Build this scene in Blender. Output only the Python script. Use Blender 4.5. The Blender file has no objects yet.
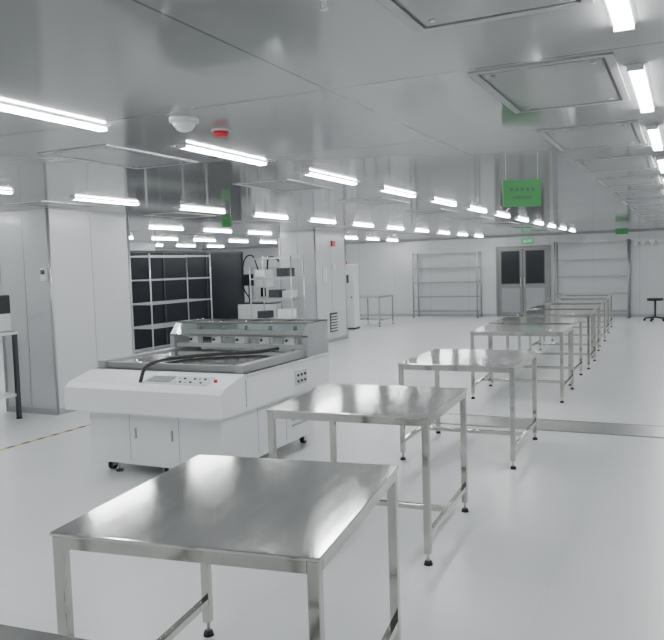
import bpy, bmesh, math, random
from mathutils import Vector, Matrix
random.seed(4)
CEIL=2.28
# ------------------------------------------------------------ materials
def mat(name, col, rough=.5, metal=0., spec=.5, emit=None, es=0., noise=0., nscale=(5,5,5), bump=0., bscale=30., rvar=0., trans=0., coat=0.):
    m=bpy.data.materials.new(name); m.use_nodes=True
    nt=m.node_tree; b=nt.nodes['Principled BSDF']
    b.inputs['Base Color'].default_value=(*col,1)
    b.inputs['Roughness'].default_value=rough
    b.inputs['Metallic'].default_value=metal
    b.inputs['Specular IOR Level'].default_value=spec
    b.inputs['Transmission Weight'].default_value=trans
    b.inputs['Coat Weight'].default_value=coat
    if emit:
        b.inputs['Emission Color'].default_value=(*emit,1); b.inputs['Emission Strength'].default_value=es
    if noise or rvar or bump:
        tc=nt.nodes.new('ShaderNodeTexCoord'); mp=nt.nodes.new('ShaderNodeMapping')
        mp.inputs['Scale'].default_value=nscale
        nt.links.new(tc.outputs['Object'],mp.inputs['Vector'])
        n=nt.nodes.new('ShaderNodeTexNoise'); n.inputs['Scale'].default_value=1; n.inputs['Detail'].default_value=4
        nt.links.new(mp.outputs[0],n.inputs['Vector'])
        if noise:
            r=nt.nodes.new('ShaderNodeMapRange'); r.inputs['To Min'].default_value=1-noise; r.inputs['To Max'].default_value=1+noise
            nt.links.new(n.outputs['Fac'],r.inputs['Value'])
            mx=nt.nodes.new('ShaderNodeVectorMath'); mx.operation='SCALE'
            mx.inputs[0].default_value=col
            nt.links.new(r.outputs[0],mx.inputs['Scale']); nt.links.new(mx.outputs[0],b.inputs['Base Color'])
        if rvar:
            r2=nt.nodes.new('ShaderNodeMapRange'); r2.inputs['To Min'].default_value=max(0.02,rough-rvar); r2.inputs['To Max'].default_value=rough+rvar
            nt.links.new(n.outputs['Fac'],r2.inputs['Value']); nt.links.new(r2.outputs[0],b.inputs['Roughness'])
        if bump:
            n2=nt.nodes.new('ShaderNodeTexNoise'); n2.inputs['Scale'].default_value=bscale; n2.inputs['Detail'].default_value=2
            nt.links.new(tc.outputs['Object'],n2.inputs['Vector'])
            bp=nt.nodes.new('ShaderNodeBump'); bp.inputs['Strength'].default_value=bump; bp.inputs['Distance'].default_value=.01
            nt.links.new(n2.outputs['Fac'],bp.inputs['Height']); nt.links.new(bp.outputs[0],b.inputs['Normal'])
    return m
def panelmat(name,col,seam,rough,pw,ph,axes,mortar=.004,bump=0,spec=.5,off=(0,0),bscale=.8,stagger=0.,dist=.02,coat=0):
    m=mat(name,col,rough,spec=spec,coat=coat); nt=m.node_tree; b=nt.nodes['Principled BSDF']
    tc=nt.nodes.new('ShaderNodeTexCoord'); sp=nt.nodes.new('ShaderNodeSeparateXYZ'); cb=nt.nodes.new('ShaderNodeCombineXYZ')
    nt.links.new(tc.outputs['Object'],sp.inputs[0])
    for i,a in enumerate(axes):
        ad=nt.nodes.new('ShaderNodeMath'); ad.operation='ADD'; ad.inputs[1].default_value=off[i]+50*(pw if i==0 else ph)
        nt.links.new(sp.outputs[a],ad.inputs[0]); nt.links.new(ad.outputs[0],cb.inputs[i])
    br=nt.nodes.new('ShaderNodeTexBrick'); br.offset=stagger; br.squash=1
    br.inputs['Scale'].default_value=1; br.inputs['Brick Width'].default_value=pw; br.inputs['Row Height'].default_value=ph
    br.inputs['Mortar Size'].default_value=mortar; br.inputs['Mortar Smooth'].default_value=.1
    br.inputs['Color1'].default_value=(*col,1); br.inputs['Color2'].default_value=(*[c*.96 for c in col],1); br.inputs['Mortar'].default_value=(*seam,1)
    nt.links.new(cb.outputs[0],br.inputs['Vector']); nt.links.new(br.outputs['Color'],b.inputs['Base Color'])
    if bump:
        n2=nt.nodes.new('ShaderNodeTexNoise'); n2.inputs['Scale'].default_value=bscale; n2.inputs['Detail'].default_value=1
        nt.links.new(tc.outputs['Object'],n2.inputs['Vector'])
        bp=nt.nodes.new('ShaderNodeBump'); bp.inputs['Strength'].default_value=bump; bp.inputs['Distance'].default_value=dist
        nt.links.new(n2.outputs['Fac'],bp.inputs['Height']); nt.links.new(bp.outputs[0],b.inputs['Normal'])
    return m
M={}
M['steel']=mat('brushed_stainless',(.64,.64,.62),.115,1,noise=.12,nscale=(45,2,3),rvar=.05,bump=.05,bscale=2.6)
M['steelleg']=mat('polished_stainless_tube',(.54,.535,.50),.10,1,noise=.15,nscale=(8,8,3),rvar=.05,bump=.25,bscale=5)
M['plate']=mat('floor_plate_stainless',(.62,.62,.61),.28,.9,noise=.08,nscale=(2,30,3))
M['chrome']=mat('chrome_wire',(.62,.62,.62),.3,.8,noise=.02)
M['rackmid']=mat('rack_chrome_dull',(.48,.49,.50),.35,.7,noise=.04)
M['rackgrey']=mat('rack_zinc_grey',(.34,.35,.36),.35,.6,noise=.05)
M['white']=mat('machine_white_paint',(.80,.81,.82),.35,noise=.02)
M['offw']=mat('light_grey_paint',(.56,.58,.59),.4,noise=.02)
M['black']=mat('black_plastic',(.012,.012,.014),.4,noise=.1)
M['rubber']=mat('black_rubber',(.015,.015,.015),.7,noise=.1)
M['dark']=mat('dark_grey_metal',(.06,.065,.07),.4,.4,noise=.1)
M['curtain']=mat('black_vinyl_panel',(.012,.014,.020),.4,noise=.3,nscale=(1,1,1),bump=.3,bscale=3,spec=.3)
M['red']=mat('red_plastic',(.6,.02,.03),.35,noise=.03)
M['green']=mat('green_sign_film',(.02,.20,.04),.4,noise=.03,emit=(.02,.3,.06),es=.05)
M['greenmat']=mat('green_esd_mat',(.04,.25,.14),.6,noise=.08)
M['led']=mat('green_led_panel',(.1,.5,.2),.5,noise=.02,emit=(.15,.9,.35),es=.6)
M['yellow']=mat('yellow_plastic',(.6,.45,.05),.4,noise=.03)
M['exit']=mat('exit_sign_green',(.0,.3,.1),.4,noise=.03,emit=(.05,.9,.3),es=.5)
M['signwhite']=mat('sign_lettering',(.7,.8,.7),.5,noise=.02)
M['glass']=mat('clear_acrylic',(.75,.8,.8),.05,0,trans=.9,noise=.01)
M['dglass']=mat('dark_window_glass',(.025,.028,.032),.12,0,noise=.05)
M['doorsteel']=mat('door_steel',(.24,.24,.235),.35,.6,noise=.06)
M['tube']=mat('fluorescent_tube',(1,1,1),.5,emit=(.96,.99,1.0),es=88,noise=.01)
M['floor']=panelmat('epoxy_floor',(.66,.67,.675),(.605,.615,.63),.28,.6,.6,(0,1),.003,bump=.05,spec=.42,bscale=2)
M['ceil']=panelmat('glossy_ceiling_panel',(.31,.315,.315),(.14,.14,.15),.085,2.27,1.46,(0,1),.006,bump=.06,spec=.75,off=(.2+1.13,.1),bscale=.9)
M['wallx']=panelmat('cleanroom_wall_panel_x',(.59,.60,.61),(.38,.39,.40),.25,1.15,6,(0,2),.005,bump=.05)
M['wally']=panelmat('cleanroom_wall_panel_y',(.59,.60,.61),(.38,.39,.40),.25,1.15,6,(1,2),.005,bump=.05)
M['vent']=mat('diffuser_grey',(.30,.305,.31),.2,noise=.06,nscale=(40,2,2))
M['seal']=mat('frame_aluminium',(.42,.42,.43),.35,.5,noise=.04)
M['wallp']=mat('pillar_panel',(.55,.56,.57),.22,noise=.02,nscale=(1,1,1))
M['exitdark']=mat('sign_dark_lettering',(.03,.10,.05),.5,noise=.02)
# ------------------------------------------------------------ builder
class B:
    def __init__(s,name,coll=None):
        s.bm=bmesh.new(); s.name=name; s.mats=[]
    def mi(s,m):
        if m not in s.mats: s.mats.append(m)
        return s.mats.index(m)
    def _fin(s,geom_verts,m,T=None):
        if T is not None: bmesh.ops.transform(s.bm,matrix=T,verts=geom_verts)
        i=s.mi(m); fs=set(f for v in geom_verts for f in v.link_faces)
        for f in fs: f.material_index=i
        return fs
    def box(s,x0,x1,y0,y1,z0,z1,m,rot=None,bev=0):
        r=bmesh.ops.create_cube(s.bm,size=1)
        T=Matrix.Translation(((x0+x1)/2,(y0+y1)/2,(z0+z1)/2))
        if rot is not None: T=T@rot
        T=T@Matrix.Diagonal((x1-x0,y1-y0,z1-z0,1))
        fs=s._fin(r['verts'],m,T)
        if bev:
            es=list(set(e for f in fs for e in f.edges))
            rr=bmesh.ops.bevel(s.bm,geom=es,offset=bev,segments=2,affect='EDGES',profile=.5)
            i=s.mi(m)
            for f in rr['faces']: f.material_index=i
        return s
    def cyl(s,p0,p1,r,m,n=12,r2=None):
        p0=Vector(p0);p1=Vector(p1);d=p1-p0
        q=d.to_track_quat('Z','Y').to_matrix().to_4x4()
        g=bmesh.ops.create_cone(s.bm,cap_ends=True,segments=n,radius1=r,radius2=r if r2 is None else r2,depth=d.length)
        fs=s._fin(g['verts'],m,Matrix.Translation((p0+p1)/2)@q)
        for f in fs:
            if len(f.verts)==4: f.smooth=True
        return s
    def sph(s,c,r,m,sc=(1,1,1),n=16):
        g=bmesh.ops.create_uvsphere(s.bm,u_segments=n,v_segments=n//2,radius=r)
        fs=s._fin(g['verts'],m,Matrix.Translation(c)@Matrix.Diagonal((*sc,1)))
        for f in fs: f.smooth=True
        return s
    def prism(s,pts,a0,a1,m,axis='x'):
        def P(a,p): return {'x':(a,p[0],p[1]),'y':(p[0],a,p[1]),'z':(p[0],p[1],a)}[axis]
        v0=[s.bm.verts.new(P(a0,p)) for p in pts]; v1=[s.bm.verts.new(P(a1,p)) for p in pts]
        i=s.mi(m); n=len(pts); fs=[s.bm.faces.new(v0),s.bm.faces.new(list(reversed(v1)))]
        for k in range(n): fs.append(s.bm.faces.new((v0[k],v1[k],v1[(k+1)%n],v0[(k+1)%n])))
        for f in fs: f.material_index=i
        bmesh.ops.recalc_face_normals(s.bm,faces=fs)
        return s
    def tube(s,pts,r,m,n=8):
        P=[Vector(p) for p in pts]; Q=[P[0]+(P[0]-P[1])]+P+[P[-1]+(P[-1]-P[-2])]; C=[]
        for i in range(1,len(Q)-2):
            for t in [k/6 for k in range(6)]:
                a,b_,c,d=Q[i-1],Q[i],Q[i+1],Q[i+2]
                C.append(.5*((2*b_)+(c-a)*t+(2*a-5*b_+4*c-d)*t*t+(-a+3*b_-3*c+d)*t**3))
        C.append(P[-1]); rings=[]; up=Vector((.13,.21,.97)).normalized()
        for k,c in enumerate(C):
            t=(C[min(k+1,len(C)-1)]-C[max(k-1,0)]).normalized()
            u=t.cross(up)
            if u.length<1e-3: u=t.cross(Vector((1,0,0)))
            u.normalize(); w=t.cross(u)
            rings.append([s.bm.verts.new(c+r*(math.cos(2*math.pi*j/n)*u+math.sin(2*math.pi*j/n)*w)) for j in range(n)])
        i=s.mi(m)
        for k in range(len(rings)-1):
            for j in range(n):
                f=s.bm.faces.new((rings[k][j],rings[k][(j+1)%n],rings[k+1][(j+1)%n],rings[k+1][j])); f.material_index=i; f.smooth=True
        for rg in (rings[0],rings[-1]):
            f=s.bm.faces.new(rg); f.material_index=i
        return s
    def mesh(s):
        me=bpy.data.meshes.new(s.name)
        bmesh.ops.recalc_face_normals(s.bm,faces=s.bm.faces)
        s.bm.to_mesh(me); s.bm.free()
        for k in s.mats: me.materials.append(M[k])
        return me
    def done(s,loc=(0,0,0),rz=0,parent=None):
        return place(s.mesh(),s.name,loc,rz,parent)
def place(me,name,loc=(0,0,0),rz=0,parent=None):
    o=bpy.data.objects.new(name,me); o.location=loc; o.rotation_euler=(0,0,rz)
    bpy.context.scene.collection.objects.link(o)
    if parent: o.parent=parent
    return o
# ------------------------------------------------------------ room
XL,XR,YB,YF=-15.,1.9,-2.6,21.4
b=B('floor'); b.box(XL-.1,XR+.1,YB-.1,YF+.1,-.1,0,'floor'); b.done()
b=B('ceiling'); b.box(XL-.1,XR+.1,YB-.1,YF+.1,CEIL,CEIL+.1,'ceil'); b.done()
b=B('wall_back'); b.box(XL-.1,XR+.1,YF,YF+.1,0,CEIL,'wallx'); b.done()
b=B('wall_front'); b.box(XL-.1,XR+.1,YB-.1,YB,0,CEIL,'wallx'); b.done()
b=B('wall_left'); b.box(XL-.1,XL,YB,YF,0,CEIL,'wally'); b.done()
b=B('wall_right'); b.box(XR,XR+.1,YB,YF,0,CEIL,'wally'); b.done()
b=B('baseboard_back'); b.box(XL,-4.97,YF-.02,YF,0,.07,'seal'); b.box(-3.41,XR,YF-.02,YF,0,.07,'seal'); b.done()
b=B('trim_1'); b.prism([(YF,CEIL),(YF-.04,CEIL),(YF,CEIL-.04)],XL,XR,'seal'); b.done()
def pillar(x0,x1,y0,y1,extra=None):
    b=B('pillar')
    b.box(x0,x1,y0,y1,0,CEIL,'wallp')
    for (x,y) in ((x0,y0),(x1,y0),(x1,y1),(x0,y1)):
        b.cyl((x,y,0),(x,y,CEIL),.018,'seal',8)
    t=.012
    b.box(x0-t,x1+t,y0-t,y1+t,0,.07,'seal')
    b.box(x0-t,x1+t,y0-t,y1+t,CEIL-.03,CEIL,'seal')
    b.box(x1-.001,x1+.003,(y0+y1)/2-.004,(y0+y1)/2+.004,.07,CEIL-.03,'seal')
    b.box((x0+x1)/2-.004,(x0+x1)/2+.004,y0-.003,y0+.001,.07,CEIL-.03,'seal')
    if extra: extra(b)
    return b.done()
def exL(b):
    b.box(-6.46,-6.385,6.12,6.15,1.50,1.64,'white'); b.box(-6.45,-6.395,6.112,6.12,1.57,1.62,'dark')
    b.box(-6.34,-6.325,6.9,7.02,.3,.42,'white')
pillar(-7.12,-6.34,6.15,7.45,exL)
def exM(b):
    b.box(-6.71,-6.67,14.15,14.3,1.98,2.1,'red'); b.box(-6.71,-6.68,14.15,14.28,1.50,1.6,'offw')
    b.box(-6.71,-6.695,14.0,14.35,.2,.6,'dark')
    for k in range(6): b.box(-6.697,-6.685,14.02,14.33,.23+k*.06,.26+k*.06,'offw')
    b.box(-6.71,-6.69,13.7,13.9,1.25,1.55,'offw')
pillar(-7.51,-6.71,13.41,14.85,exM)
pillar(-12.6,-11.8,13.41,14.85)
pillar(-12.6,-11.8,6.15,7.45)
# ------------------------------------------------------------ ceiling lights
b=B('fluorescent_light')
b.prism([(-.042,0),(.042,0),(.03,-.008),(-.03,-.008)],-.46,.46,'white','y')
b.box(-.02,.02,-.447,.447,-.022,-.008,'tube')
b.box(-.03,.03,-.46,-.447,-.024,-.0,'white'); b.box(-.03,.03,.447,.46,-.024,-.0,'white')
lm=b.mesh()
rows={-.18:(3.53,1.455),-2.60:(4.0,1.54),-5.2:(5.82,1.62),-7.8:(10.1,1.5),-10.4:(10.4,1.5),-13.0:(10.2,1.5)}
for x,(y0,p) in rows.items():
    for i in range(-6,14):
        y=y0+i*p
        if YB+.6<y<YF-.7: place(lm,'fluorescent_light',(x,y,CEIL))
# ------------------------------------------------------------ ceiling diffusers
b=B('ceiling_diffuser')
W,L=.23,.41
for (x0,x1,y0,y1) in ((-W-.03,-W,-L-.03,L+.03),(W,W+.03,-L-.03,L+.03),(-W,W,-L-.03,-L),(-W,W,L,L+.03)):
    b.box(x0,x1,y0,y1,-.006,0,'seal')
b.box(-W,W,-L,L,-.001,0,'dark')
b.box(-W*.94,W*.94,-L*.965,L*.965,-.004,-.001,'vent')
for sx in (-1,1):
    for sy in (-1,1): b.cyl((sx*W*.8,sy*L*.85,-.007),(sx*W*.8,sy*L*.85,-.004),.010,'seal',8)
dm=b.mesh()
for i in range(-2,13):
    y=1.84+1.46*i
    if y>YB+.5 and y<YF-.6:
        place(dm,'ceiling_diffuser',(-.50,y,CEIL))
for x in (-3.2,-5.9,-8.8):
    for i in range(0,9):
        y=3.75+2.1*i
        if y<YF-.6 : place(dm,'ceiling_diffuser',(x,y,CEIL))
b=B('smoke_detector'); b.cyl((0,0,-.02),(0,0,0),.07,'white',24); b.cyl((0,0,-.05),(0,0,-.02),.04,'white',24,.062); b.sph((0,0,-.045),.042,'white',(1,1,.5)); b.done((-2.15,2.96,CEIL))
b=B('fire_alarm_sounder'); b.cyl((0,0,-.012),(0,0,0),.048,'offw',24); b.cyl((0,0,-.038),(0,0,-.012),.032,'red',24,.042); b.done((-2.17,3.30,CEIL))
b=B('sprinkler_head'); b.cyl((0,0,-.006),(0,0,0),.016,'chrome',20); b.cyl((0,0,-.02),(0,0,-.006),.006,'chrome'); b.cyl((-.008,0,-.034),(-.006,0,-.016),.0015,'chrome',6); b.cyl((.008,0,-.034),(.006,0,-.016),.0015,'chrome',6); b.cyl((0,0,-.036),(0,0,-.033),.011,'chrome',16); b.done((-.88,1.86,CEIL))
# hanging signs
def sign(name,x,y,zc,w,h,rz=0,m='green'):
    b=B(name)
    b.box(-w/2,w/2,-.006,.006,-h/2,h/2,m)
    for j,(ww) in enumerate((.7,.5)):
        zz=h*(.14-.3*j)
        n=5 if j==0 else 7
        for k in range(n):
            cx=(-ww/2+ww*(k+.5)/n)*w
            b.box(cx-w*ww/n*.3,cx+w*ww/n*.3,-.009,-.006,zz-h*.06,zz+h*.06,'exitdark')
    for sx in (-1,1): b.cyl((sx*w*.42,0,h/2-.01),(sx*w*.42,0,CEIL-zc),.0015,'chrome',6)
    return b.done((x,y,zc),rz)
sign('hanging_sign',-1.0,5.1,2.01,.25,.175,.4)
sign('hanging_sign',-1.30,17.5,2.14,.26,.13,.2)
sign('hanging_sign',-4.9,7.5,2.12,.11,.12,.5)
# ------------------------------------------------------------ stainless tables
def tablemesh(w,l,h=.78,name='stainless_table',mid=True,low=.14):
    b=B(name); t=.036; a=w/2; c=l/2
    b.box(-a-.006,a+.006,-c-.006,c+.006,h-.012,h,'steel',bev=.003)
    for y in (-c,c-t): b.box(-a+t,a-t,y,y+t,h-.05,h-.012,'steelleg')
    for x in (-a,a-t): b.box(x,x+t,-c+t,c-t,h-.05,h-.012,'steelleg')
    for x in (-a,a-t):
        for y in (-c,c-t):
            b.box(x,x+t,y,y+t,.06,h-.012,'steelleg',bev=.003)
            cx,cy=x+t/2,y+t/2
            b.cyl((cx,cy,.02),(cx,cy,.06),.008,'chrome',10)
            b.cyl((cx,cy,0),(cx,cy,.02),.024,'rubber',16,.018)
        b.box(x+.003,x+t-.003,-c+t,c-t,low,low+.03,'steelleg',bev=.002)
    if mid: b.box(-a+t,a-t,-.015,.015,low,low+.03,'steelleg',bev=.002)
    return b.mesh()
T=[(-1.50,.66,.9,.95,5),(-1.385,2.17,.86,.95,7.5),(-1.68,4.05,.92,.92,3),(-1.63,6.08,.91,1.03,1),
   (-1.74,8.85,1.02,.95,1),(-1.80,10.05,1.02,.95,-1),(-1.76,11.55,1.0,.95,1),(-1.85,12.9,1.0,.95,0),(-1.9,14.5,1.0,.95,0),(-1.98,16.2,1.0,.95,1),(-2.05,17.6,1.0,.95,0)]
for x,y,w,l,r in T:
    place(tablemesh(w,l),'stainless_table',(x,y,0),math.radians(r))
place(tablemesh(.75,1.0),'stainless_table',(-7.45,18.2,0),0)
# ------------------------------------------------------------ floor channel plate
b=B('trim_2'); b.box(-2.75,XR-.01,6.98,7.42,0,.006,'plate')
b.box(-2.75,XR-.01,6.96,6.98,0,.009,'rackgrey'); b.box(-2.75,XR-.01,7.42,7.44,0,.009,'rackgrey')
b.done()
b=B('hazard_tape'); n=34
for k in range(n):
    y=2.9+k*.09
    b.box(-5.62,-5.58,y,y+.09,0,.002,'yellow' if k%2==0 else 'black')
b.done()
# ------------------------------------------------------------ printing machine
b=B('screen_printing_machine')
x0,x1=-4.33,-2.90; yf,yr=4.28,6.0
b.box(-4.26,-3.02,4.45,5.9,.09,.56,'white',bev=.01)
b.box(-4.22,-3.02,5.9,5.98,.2,.56,'offw')
for xs in (-3.86,-3.40): b.box(xs-.002,xs+.002,4.448,4.452,.12,.54,'seal')
for xs in (-3.80,-3.46): b.box(xs-.006,xs+.006,4.438,4.45,.30,.38,'seal')
for ys in (4.95,5.4): b.box(-3.022,-3.018,ys-.002,ys+.002,.13,.54,'seal')
b.prism([(yf,.53),(yf,.70),(yf+.05,.735),(yf+.30,.80),(yr,.80),(yr,.53),(yf+.2,.53)],x0,x1,'white')
b.box(x0-.004,x1+.004,yf-.006,yf+.0,.525,.70,'white')
b.box(x0,x1+.006,yf+.32,yr,.775,.80,'offw')
def onslope(y): return .735+(y-yf-.05)*.26
b.prism([(yf+.08,onslope(yf+.08)+.001),(yf+.22,onslope(yf+.22)+.001),(yf+.22,onslope(yf+.22)+.006),(yf+.08,onslope(yf+.08)+.006)],-3.65,-3.08,'offw')
b.prism([(yf+.10,onslope(yf+.10)+.006),(yf+.20,onslope(yf+.20)+.006),(yf+.20,onslope(yf+.20)+.009),(yf+.10,onslope(yf+.10)+.009)],-3.62,-3.42,'dark')
for i in range(6):
    for j in range(2):
        y=yf+.115+j*.06; x=-3.37+i*.045
        b.cyl((x,y,onslope(y)+.004),(x,y,onslope(y)+.014),.010,['offw','dark','offw','black','white','dark'][(i+j*2)%6],10)
b.cyl((-3.04,yf+.15,onslope(yf+.15)),(-3.04,yf+.15,onslope(yf+.15)+.02),.014,'red',14)
b.box(x0+.05,x1-.05,yf+.36,yr-.42,.80,.825,'rackgrey')
b.box(x0+.10,x1-.10,yf+.40,yr-.44,.825,.845,'steel',bev=.004)
b.box(x0+.03,x0+.10,yf+.34,yr-.05,.80,.86,'seal'); b.box(x1-.10,x1-.03,yf+.34,yr-.05,.80,.86,'seal')
b.box(x0+.10,x1-.10,yf+.36,yf+.40,.80,.85,'rackgrey')
yg=yr-.40
for (p,q) in ((x1-.05,x1),(x0,x0+.05)):
    b.prism([(yg,.80),(yg-.0,.98),(yg+.10,1.08),(yr,1.08),(yr,.80)],p,q,'seal')
b.box(x0+.06,x1-.06,yr-.05,yr-.02,.80,1.08,'glass')
b.box(x0,x1,yg+.10,yg+.12,1.075,1.095,'steelleg'); b.box(x0,x1,yr-.025,yr,1.075,1.095,'steelleg')
b.box(x0+.05,x1-.05,yg+.12,yr-.025,1.08,1.086,'glass')
b.box(x0,x1,yg,yg+.015,.97,.985,'steelleg')
b.prism([(yg+.005,.985),(yg+.10,1.08),(yg+.106,1.08),(yg+.011,.985)],x0+.05,x1-.05,'glass')
for i in range(1,4):
    x=x0+(x1-x0)*i/4; b.box(x-.006,x+.006,yg+.11,yr-.01,1.084,1.094,'steelleg')
b.box(x0+.06,x1-.06,yg+.14,yg+.22,.95,1.01,'white',bev=.006)
b.box(x0+.06,x1-.06,yg+.02,yg+.08,.87,.90,'chrome')
for i in range(5):
    x=x0+.22+i*.25
    b.box(x-.05,x+.05,yg+.06,yg+.14,.90,.97,'white',bev=.006)
    b.cyl((x,yg+.18,1.01),(x,yg+.18,1.05),.018,'dark',12)
    b.cyl((x+.08,yg+.06,.86),(x+.08,yg+.06,.96),.010,'chrome',8)
    b.cyl((x-.02,yg+.055,.935),(x-.02,yg+.04,.935),.012,'dark',8)
b.box(x1,x1+.01,5.35,5.55,.60,.72,'offw')
for j in range(2):
    for i in range(3): b.cyl((x1+.01,5.39+i*.06,.63+j*.05),(x1+.02,5.39+i*.06,.63+j*.05),.011,'black' if j else 'dark',10)
b.box(x1,x1+.004,4.6,4.605,.56,.76,'seal')
for i in range(5): b.box(-3.02,-3.012,5.5,5.8,.22+i*.05,.235+i*.05,'seal')
for x in (-4.15,-3.6,-3.09):
    for y in (4.56,5.82):
        b.box(x-.03,x+.03,y-.03,y+.03,.075,.092,'chrome'); b.box(x-.028,x-.022,y-.02,y+.03,.03,.08,'chrome'); b.box(x+.022,x+.028,y-.02,y+.03,.03,.08,'chrome')
        b.cyl((x-.018,y+.01,.038),(x+.018,y+.01,.038),.038,'rubber',18)
    b.cyl((x+.09,4.54,0),(x+.09,4.54,.015),.03,'dark',14); b.cyl((x+.09,4.54,.01),(x+.09,4.54,.1),.008,'chrome',8)
b.tube([(-3.66,4.36,.755),(-3.72,4.50,.84),(-3.76,4.75,.862),(-3.70,4.98,.862),(-3.58,5.15,.862),(-3.42,5.28,.862),(-3.26,5.40,.865),(-3.12,5.50,.885)],.014,'rubber')
b.done()
# ------------------------------------------------------------ black partition
b=B('black_partition_screen')
ys=[10.45,11.9,13.35,14.8]
for i in range(3):
    b.box(-9.31,-9.29,ys[i]+.02,ys[i+1]-.02,.05,1.94,'curtain')
for y in ys: b.box(-9.33,-9.27,y-.02,y+.02,0,1.97,'dark')
b.box(-9.33,-9.27,ys[0],ys[-1],1.93,1.97,'dark')
b.done()
# ------------------------------------------------------------ wire racks
def rack(name,w,l,h,levels,m='chrome',r=.014,wires=6):
    b=B(name)
    for x in (-w/2,w/2):
        for y in (-l/2,l/2):
            b.cyl((x,y,.015),(x,y,h),r,m,8); b.cyl((x,y,0),(x,y,.015),r*1.6,'rubber',10)
    for i in range(levels):
        z=.18+(h-.22)*i/(levels-1)
        for x in (-w/2,w/2):
            b.box(x-.005,x+.005,-l/2,l/2,z-.016,z+.008,m)
        for y in (-l/2,l/2): b.box(-w/2,w/2,y-.005,y+.005,z-.016,z+.008,m)
        for k in range(1,wires): 
            if w>l:
                y=-l/2+l*k/wires; b.box(-w/2,w/2,y-.003,y+.003,z,z+.006,m)
            else:
                x=-w/2+w*k/wires; b.box(x-.003,x+.003,-l/2,l/2,z,z+.006,m)
    return b
rack('wire_shelving_rack',.55,1.8,1.88,5,'rackmid',r=.013,wires=9).done((-8.6,11.2,0))
rack('wire_shelving_rack',1.9,.45,1.88,5,'rackgrey',r=.024).done((-6.32,21.1,0))
rack('wire_shelving_rack',1.85,.45,2.05,5,'rackgrey',r=.024).done((-2.32,21.1,0))
b=rack('wire_shelving_rack',.9,.5,1.8,5)
for (x,z,s,m) in [(-.28,.62,.2,'dark'),(.2,.62,.25,'white'),(0,1.02,.22,'dark'),(.28,1.02,.18,'offw'),(-.28,1.42,.2,'white'),(.2,1.42,.24,'dark')]:
    b.box(x-s/2,x+s/2,-.15,.15,z-.02,z+s*.6,m,bev=.005)
b.done((-7.2,12.7,0))
b=B('optical_alignment_machine')
b.box(-.45,.45,-.4,.4,.06,.8,'white',bev=.01)
for x in (-.38,.38):
    for y in (-.33,.33): b.cyl((x,y,0),(x,y,.06),.03,'rubber',12)
b.box(-.42,.42,-.37,.37,.8,.83,'dark')
b.box(-.38,-.30,.1,.25,.83,1.75,'offw'); b.box(.30,.38,.1,.25,.83,1.75,'offw'); b.box(-.38,.38,.1,.25,1.6,1.75,'white')
b.box(-.15,.15,-.1,.2,1.15,1.5,'white',bev=.01); b.cyl((0,-.02,.95),(0,-.02,1.15),.06,'black',14); b.cyl((0,-.02,.9),(0,-.02,.95),.03,'chrome',12)
b.box(-.35,-.1,-.3,-.27,1.2,1.45,'black'); b.box(-.33,-.12,-.305,-.3,1.22,1.43,'dglass'); b.cyl((-.22,-.28,.83),(-.22,-.28,1.2),.015,'dark',8)
b.tube([(.1,.0,1.5),(.2,-.1,1.8),(.45,-.1,1.7),(.5,.0,1.3),(.35,.1,1.0),(.3,.2,.83)],.02,'rubber')
b.tube([(-.1,.0,1.5),(-.2,-.1,1.85),(-.45,-.0,1.75),(-.5,.0,1.2),(-.4,.2,.84)],.015,'rubber')
b.done((-8.45,14.3,0),.1)
b=B('control_cabinet'); b.box(-.25,.25,-.2,.2,.05,1.6,'white',bev=.008); b.box(-.24,.24,-.205,-.2,.07,1.58,'offw')
b.box(-.12,.12,-.215,-.205,1.15,1.35,'dark'); b.cyl((.18,-.21,.8),(.18,-.23,.8),.02,'black'); b.box(-.25,.25,-.2,.2,0,.05,'dark')
b.cyl((0,0,1.6),(0,0,1.68),.025,'red',10); b.done((-7.65,17.0,0),.1)
# ------------------------------------------------------------ double door
b=B('door_1'); xa,xb=-4.91,-3.47; zt=1.95; y=YF-.004
b.box(xa-.03,xa+.04,y-.06,y,0,zt+.03,'doorsteel'); b.box(xb-.04,xb+.03,y-.06,y,0,zt+.03,'doorsteel'); b.box(xa,xb,y-.06,y,zt-.04,zt+.03,'doorsteel')
xm=(xa+xb)/2
for (u0,u1) in ((xa+.045,xm-.008),(xm+.008,xb-.045)):
    b.box(u0,u1,y-.045,y-.005,.012,zt-.045,'doorsteel')
    b.box(u0+.07,u1-.07,y-.052,y-.045,.92,zt-.10,'dark')
    b.box(u0+.09,u1-.09,y-.055,y-.052,.94,zt-.12,'dglass')
    b.box(u0+.08,u1-.08,y-.050,y-.045,.12,.80,'rackgrey')
b.box(xm-.008,xm+.008,y-.04,y-.005,.012,zt-.045,'black')
b.cyl((xm-.05,y-.09,.85),(xm-.05,y-.09,1.1),.012,'chrome',10); b.cyl((xm+.05,y-.09,.85),(xm+.05,y-.09,1.1),.012,'chrome',10)
for s in (-.05,.05):
    for z in (.87,1.08): b.cyl((xm+s,y-.09,z),(xm+s,y-.045,z),.008,'chrome',8)
b.done()
b=B('exit_sign'); b.box(-.16,.16,-.03,0,-.07,.07,'dark'); b.box(-.15,.15,-.034,-.03,-.06,.06,'exit')
b.box(-.11,-.03,-.036,-.034,-.035,.035,'signwhite'); b.box(.0,.1,-.036,-.034,-.012,.012,'signwhite'); b.done((-4.05,YF,2.11))
b=B('coat_hook_rail'); b.box(-.9,.9,-.03,0,0,.06,'chrome')
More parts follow.
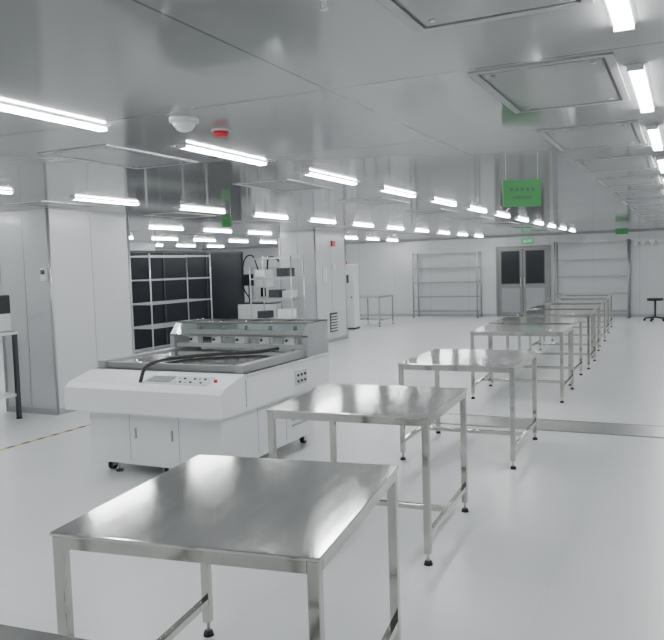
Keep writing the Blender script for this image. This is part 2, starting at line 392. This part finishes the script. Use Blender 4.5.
for i in range(9):
    x=-.8+i*.2; b.cyl((x,-.03,.03),(x,-.09,.03),.008,'chrome',8)
    b.sph((x,-.09,-.02),.075,'white',(1,.6,.8)); b.cyl((x,-.08,-.12),(x,-.08,-.03),.03,'white',10,.06)
b.done((-.45,YF,1.98))
b=B('lab_stool')
b.cyl((0,0,.08),(0,0,.50),.025,'dark',10); b.cyl((0,0,.50),(0,0,.56),.19,'black',20)
for k in range(5):
    a=k*2*math.pi/5; e=(.24*math.cos(a),.24*math.sin(a),.07); b.cyl((0,0,.1),e,.02,'dark',8); b.cyl((e[0],e[1]-.01,.03),(e[0],e[1]+.01,.03),.03,'rubber',12)
b.done((-.72,19.9,0),.6)
b=B('esd_workbench')
b.box(-.4,.4,-.6,.6,.93,.96,'offw'); b.box(-.38,.38,-.58,.58,.96,.965,'greenmat')
for x in (-.37,.37):
    for y in (-.57,.57): b.box(x-.02,x+.02,y-.02,y+.02,.02,.93,'dark'); b.cyl((x,y,0),(x,y,.02),.03,'rubber',10)
b.box(-.37,.37,-.58,.58,.25,.28,'offw'); b.box(.05,.36,.1,.55,.965,1.16,'offw',bev=.01); b.box(.08,.33,.094,.1,1.0,1.13,'led'); b.box(.05,.36,.15,.55,1.16,1.36,'black',bev=.01)
b.box(-.25,.2,.1,.4,.28,.5,'dark'); b.box(-.2,.3,-.5,-.1,.28,.5,'dark')
b.done((-7.0,5.3,0))
# ------------------------------------------------------------ camera + world
F=750.;H=1.56
Yv=Vector((356,64,-F)).normalized()
c=(-.03*Yv.x+Yv.y)/(-Yv.z)
Zv=Vector((-.03,1,c)).normalized(); Xv=Yv.cross(Zv)
R=Matrix((Xv,Yv,Zv))
cam=bpy.data.cameras.new('camera'); co=bpy.data.objects.new('camera',cam)
bpy.context.scene.collection.objects.link(co)
co.matrix_world=Matrix.Translation((0,0,H))@R.to_4x4()
cam.sensor_width=36; cam.lens=36*F/664; cam.clip_start=.02
bpy.context.scene.camera=co
w=bpy.data.worlds.new('world'); bpy.context.scene.world=w; w.use_nodes=True
w.node_tree.nodes['Background'].inputs[0].default_value=(.5,.52,.55,1); w.node_tree.nodes['Background'].inputs[1].default_value=.3
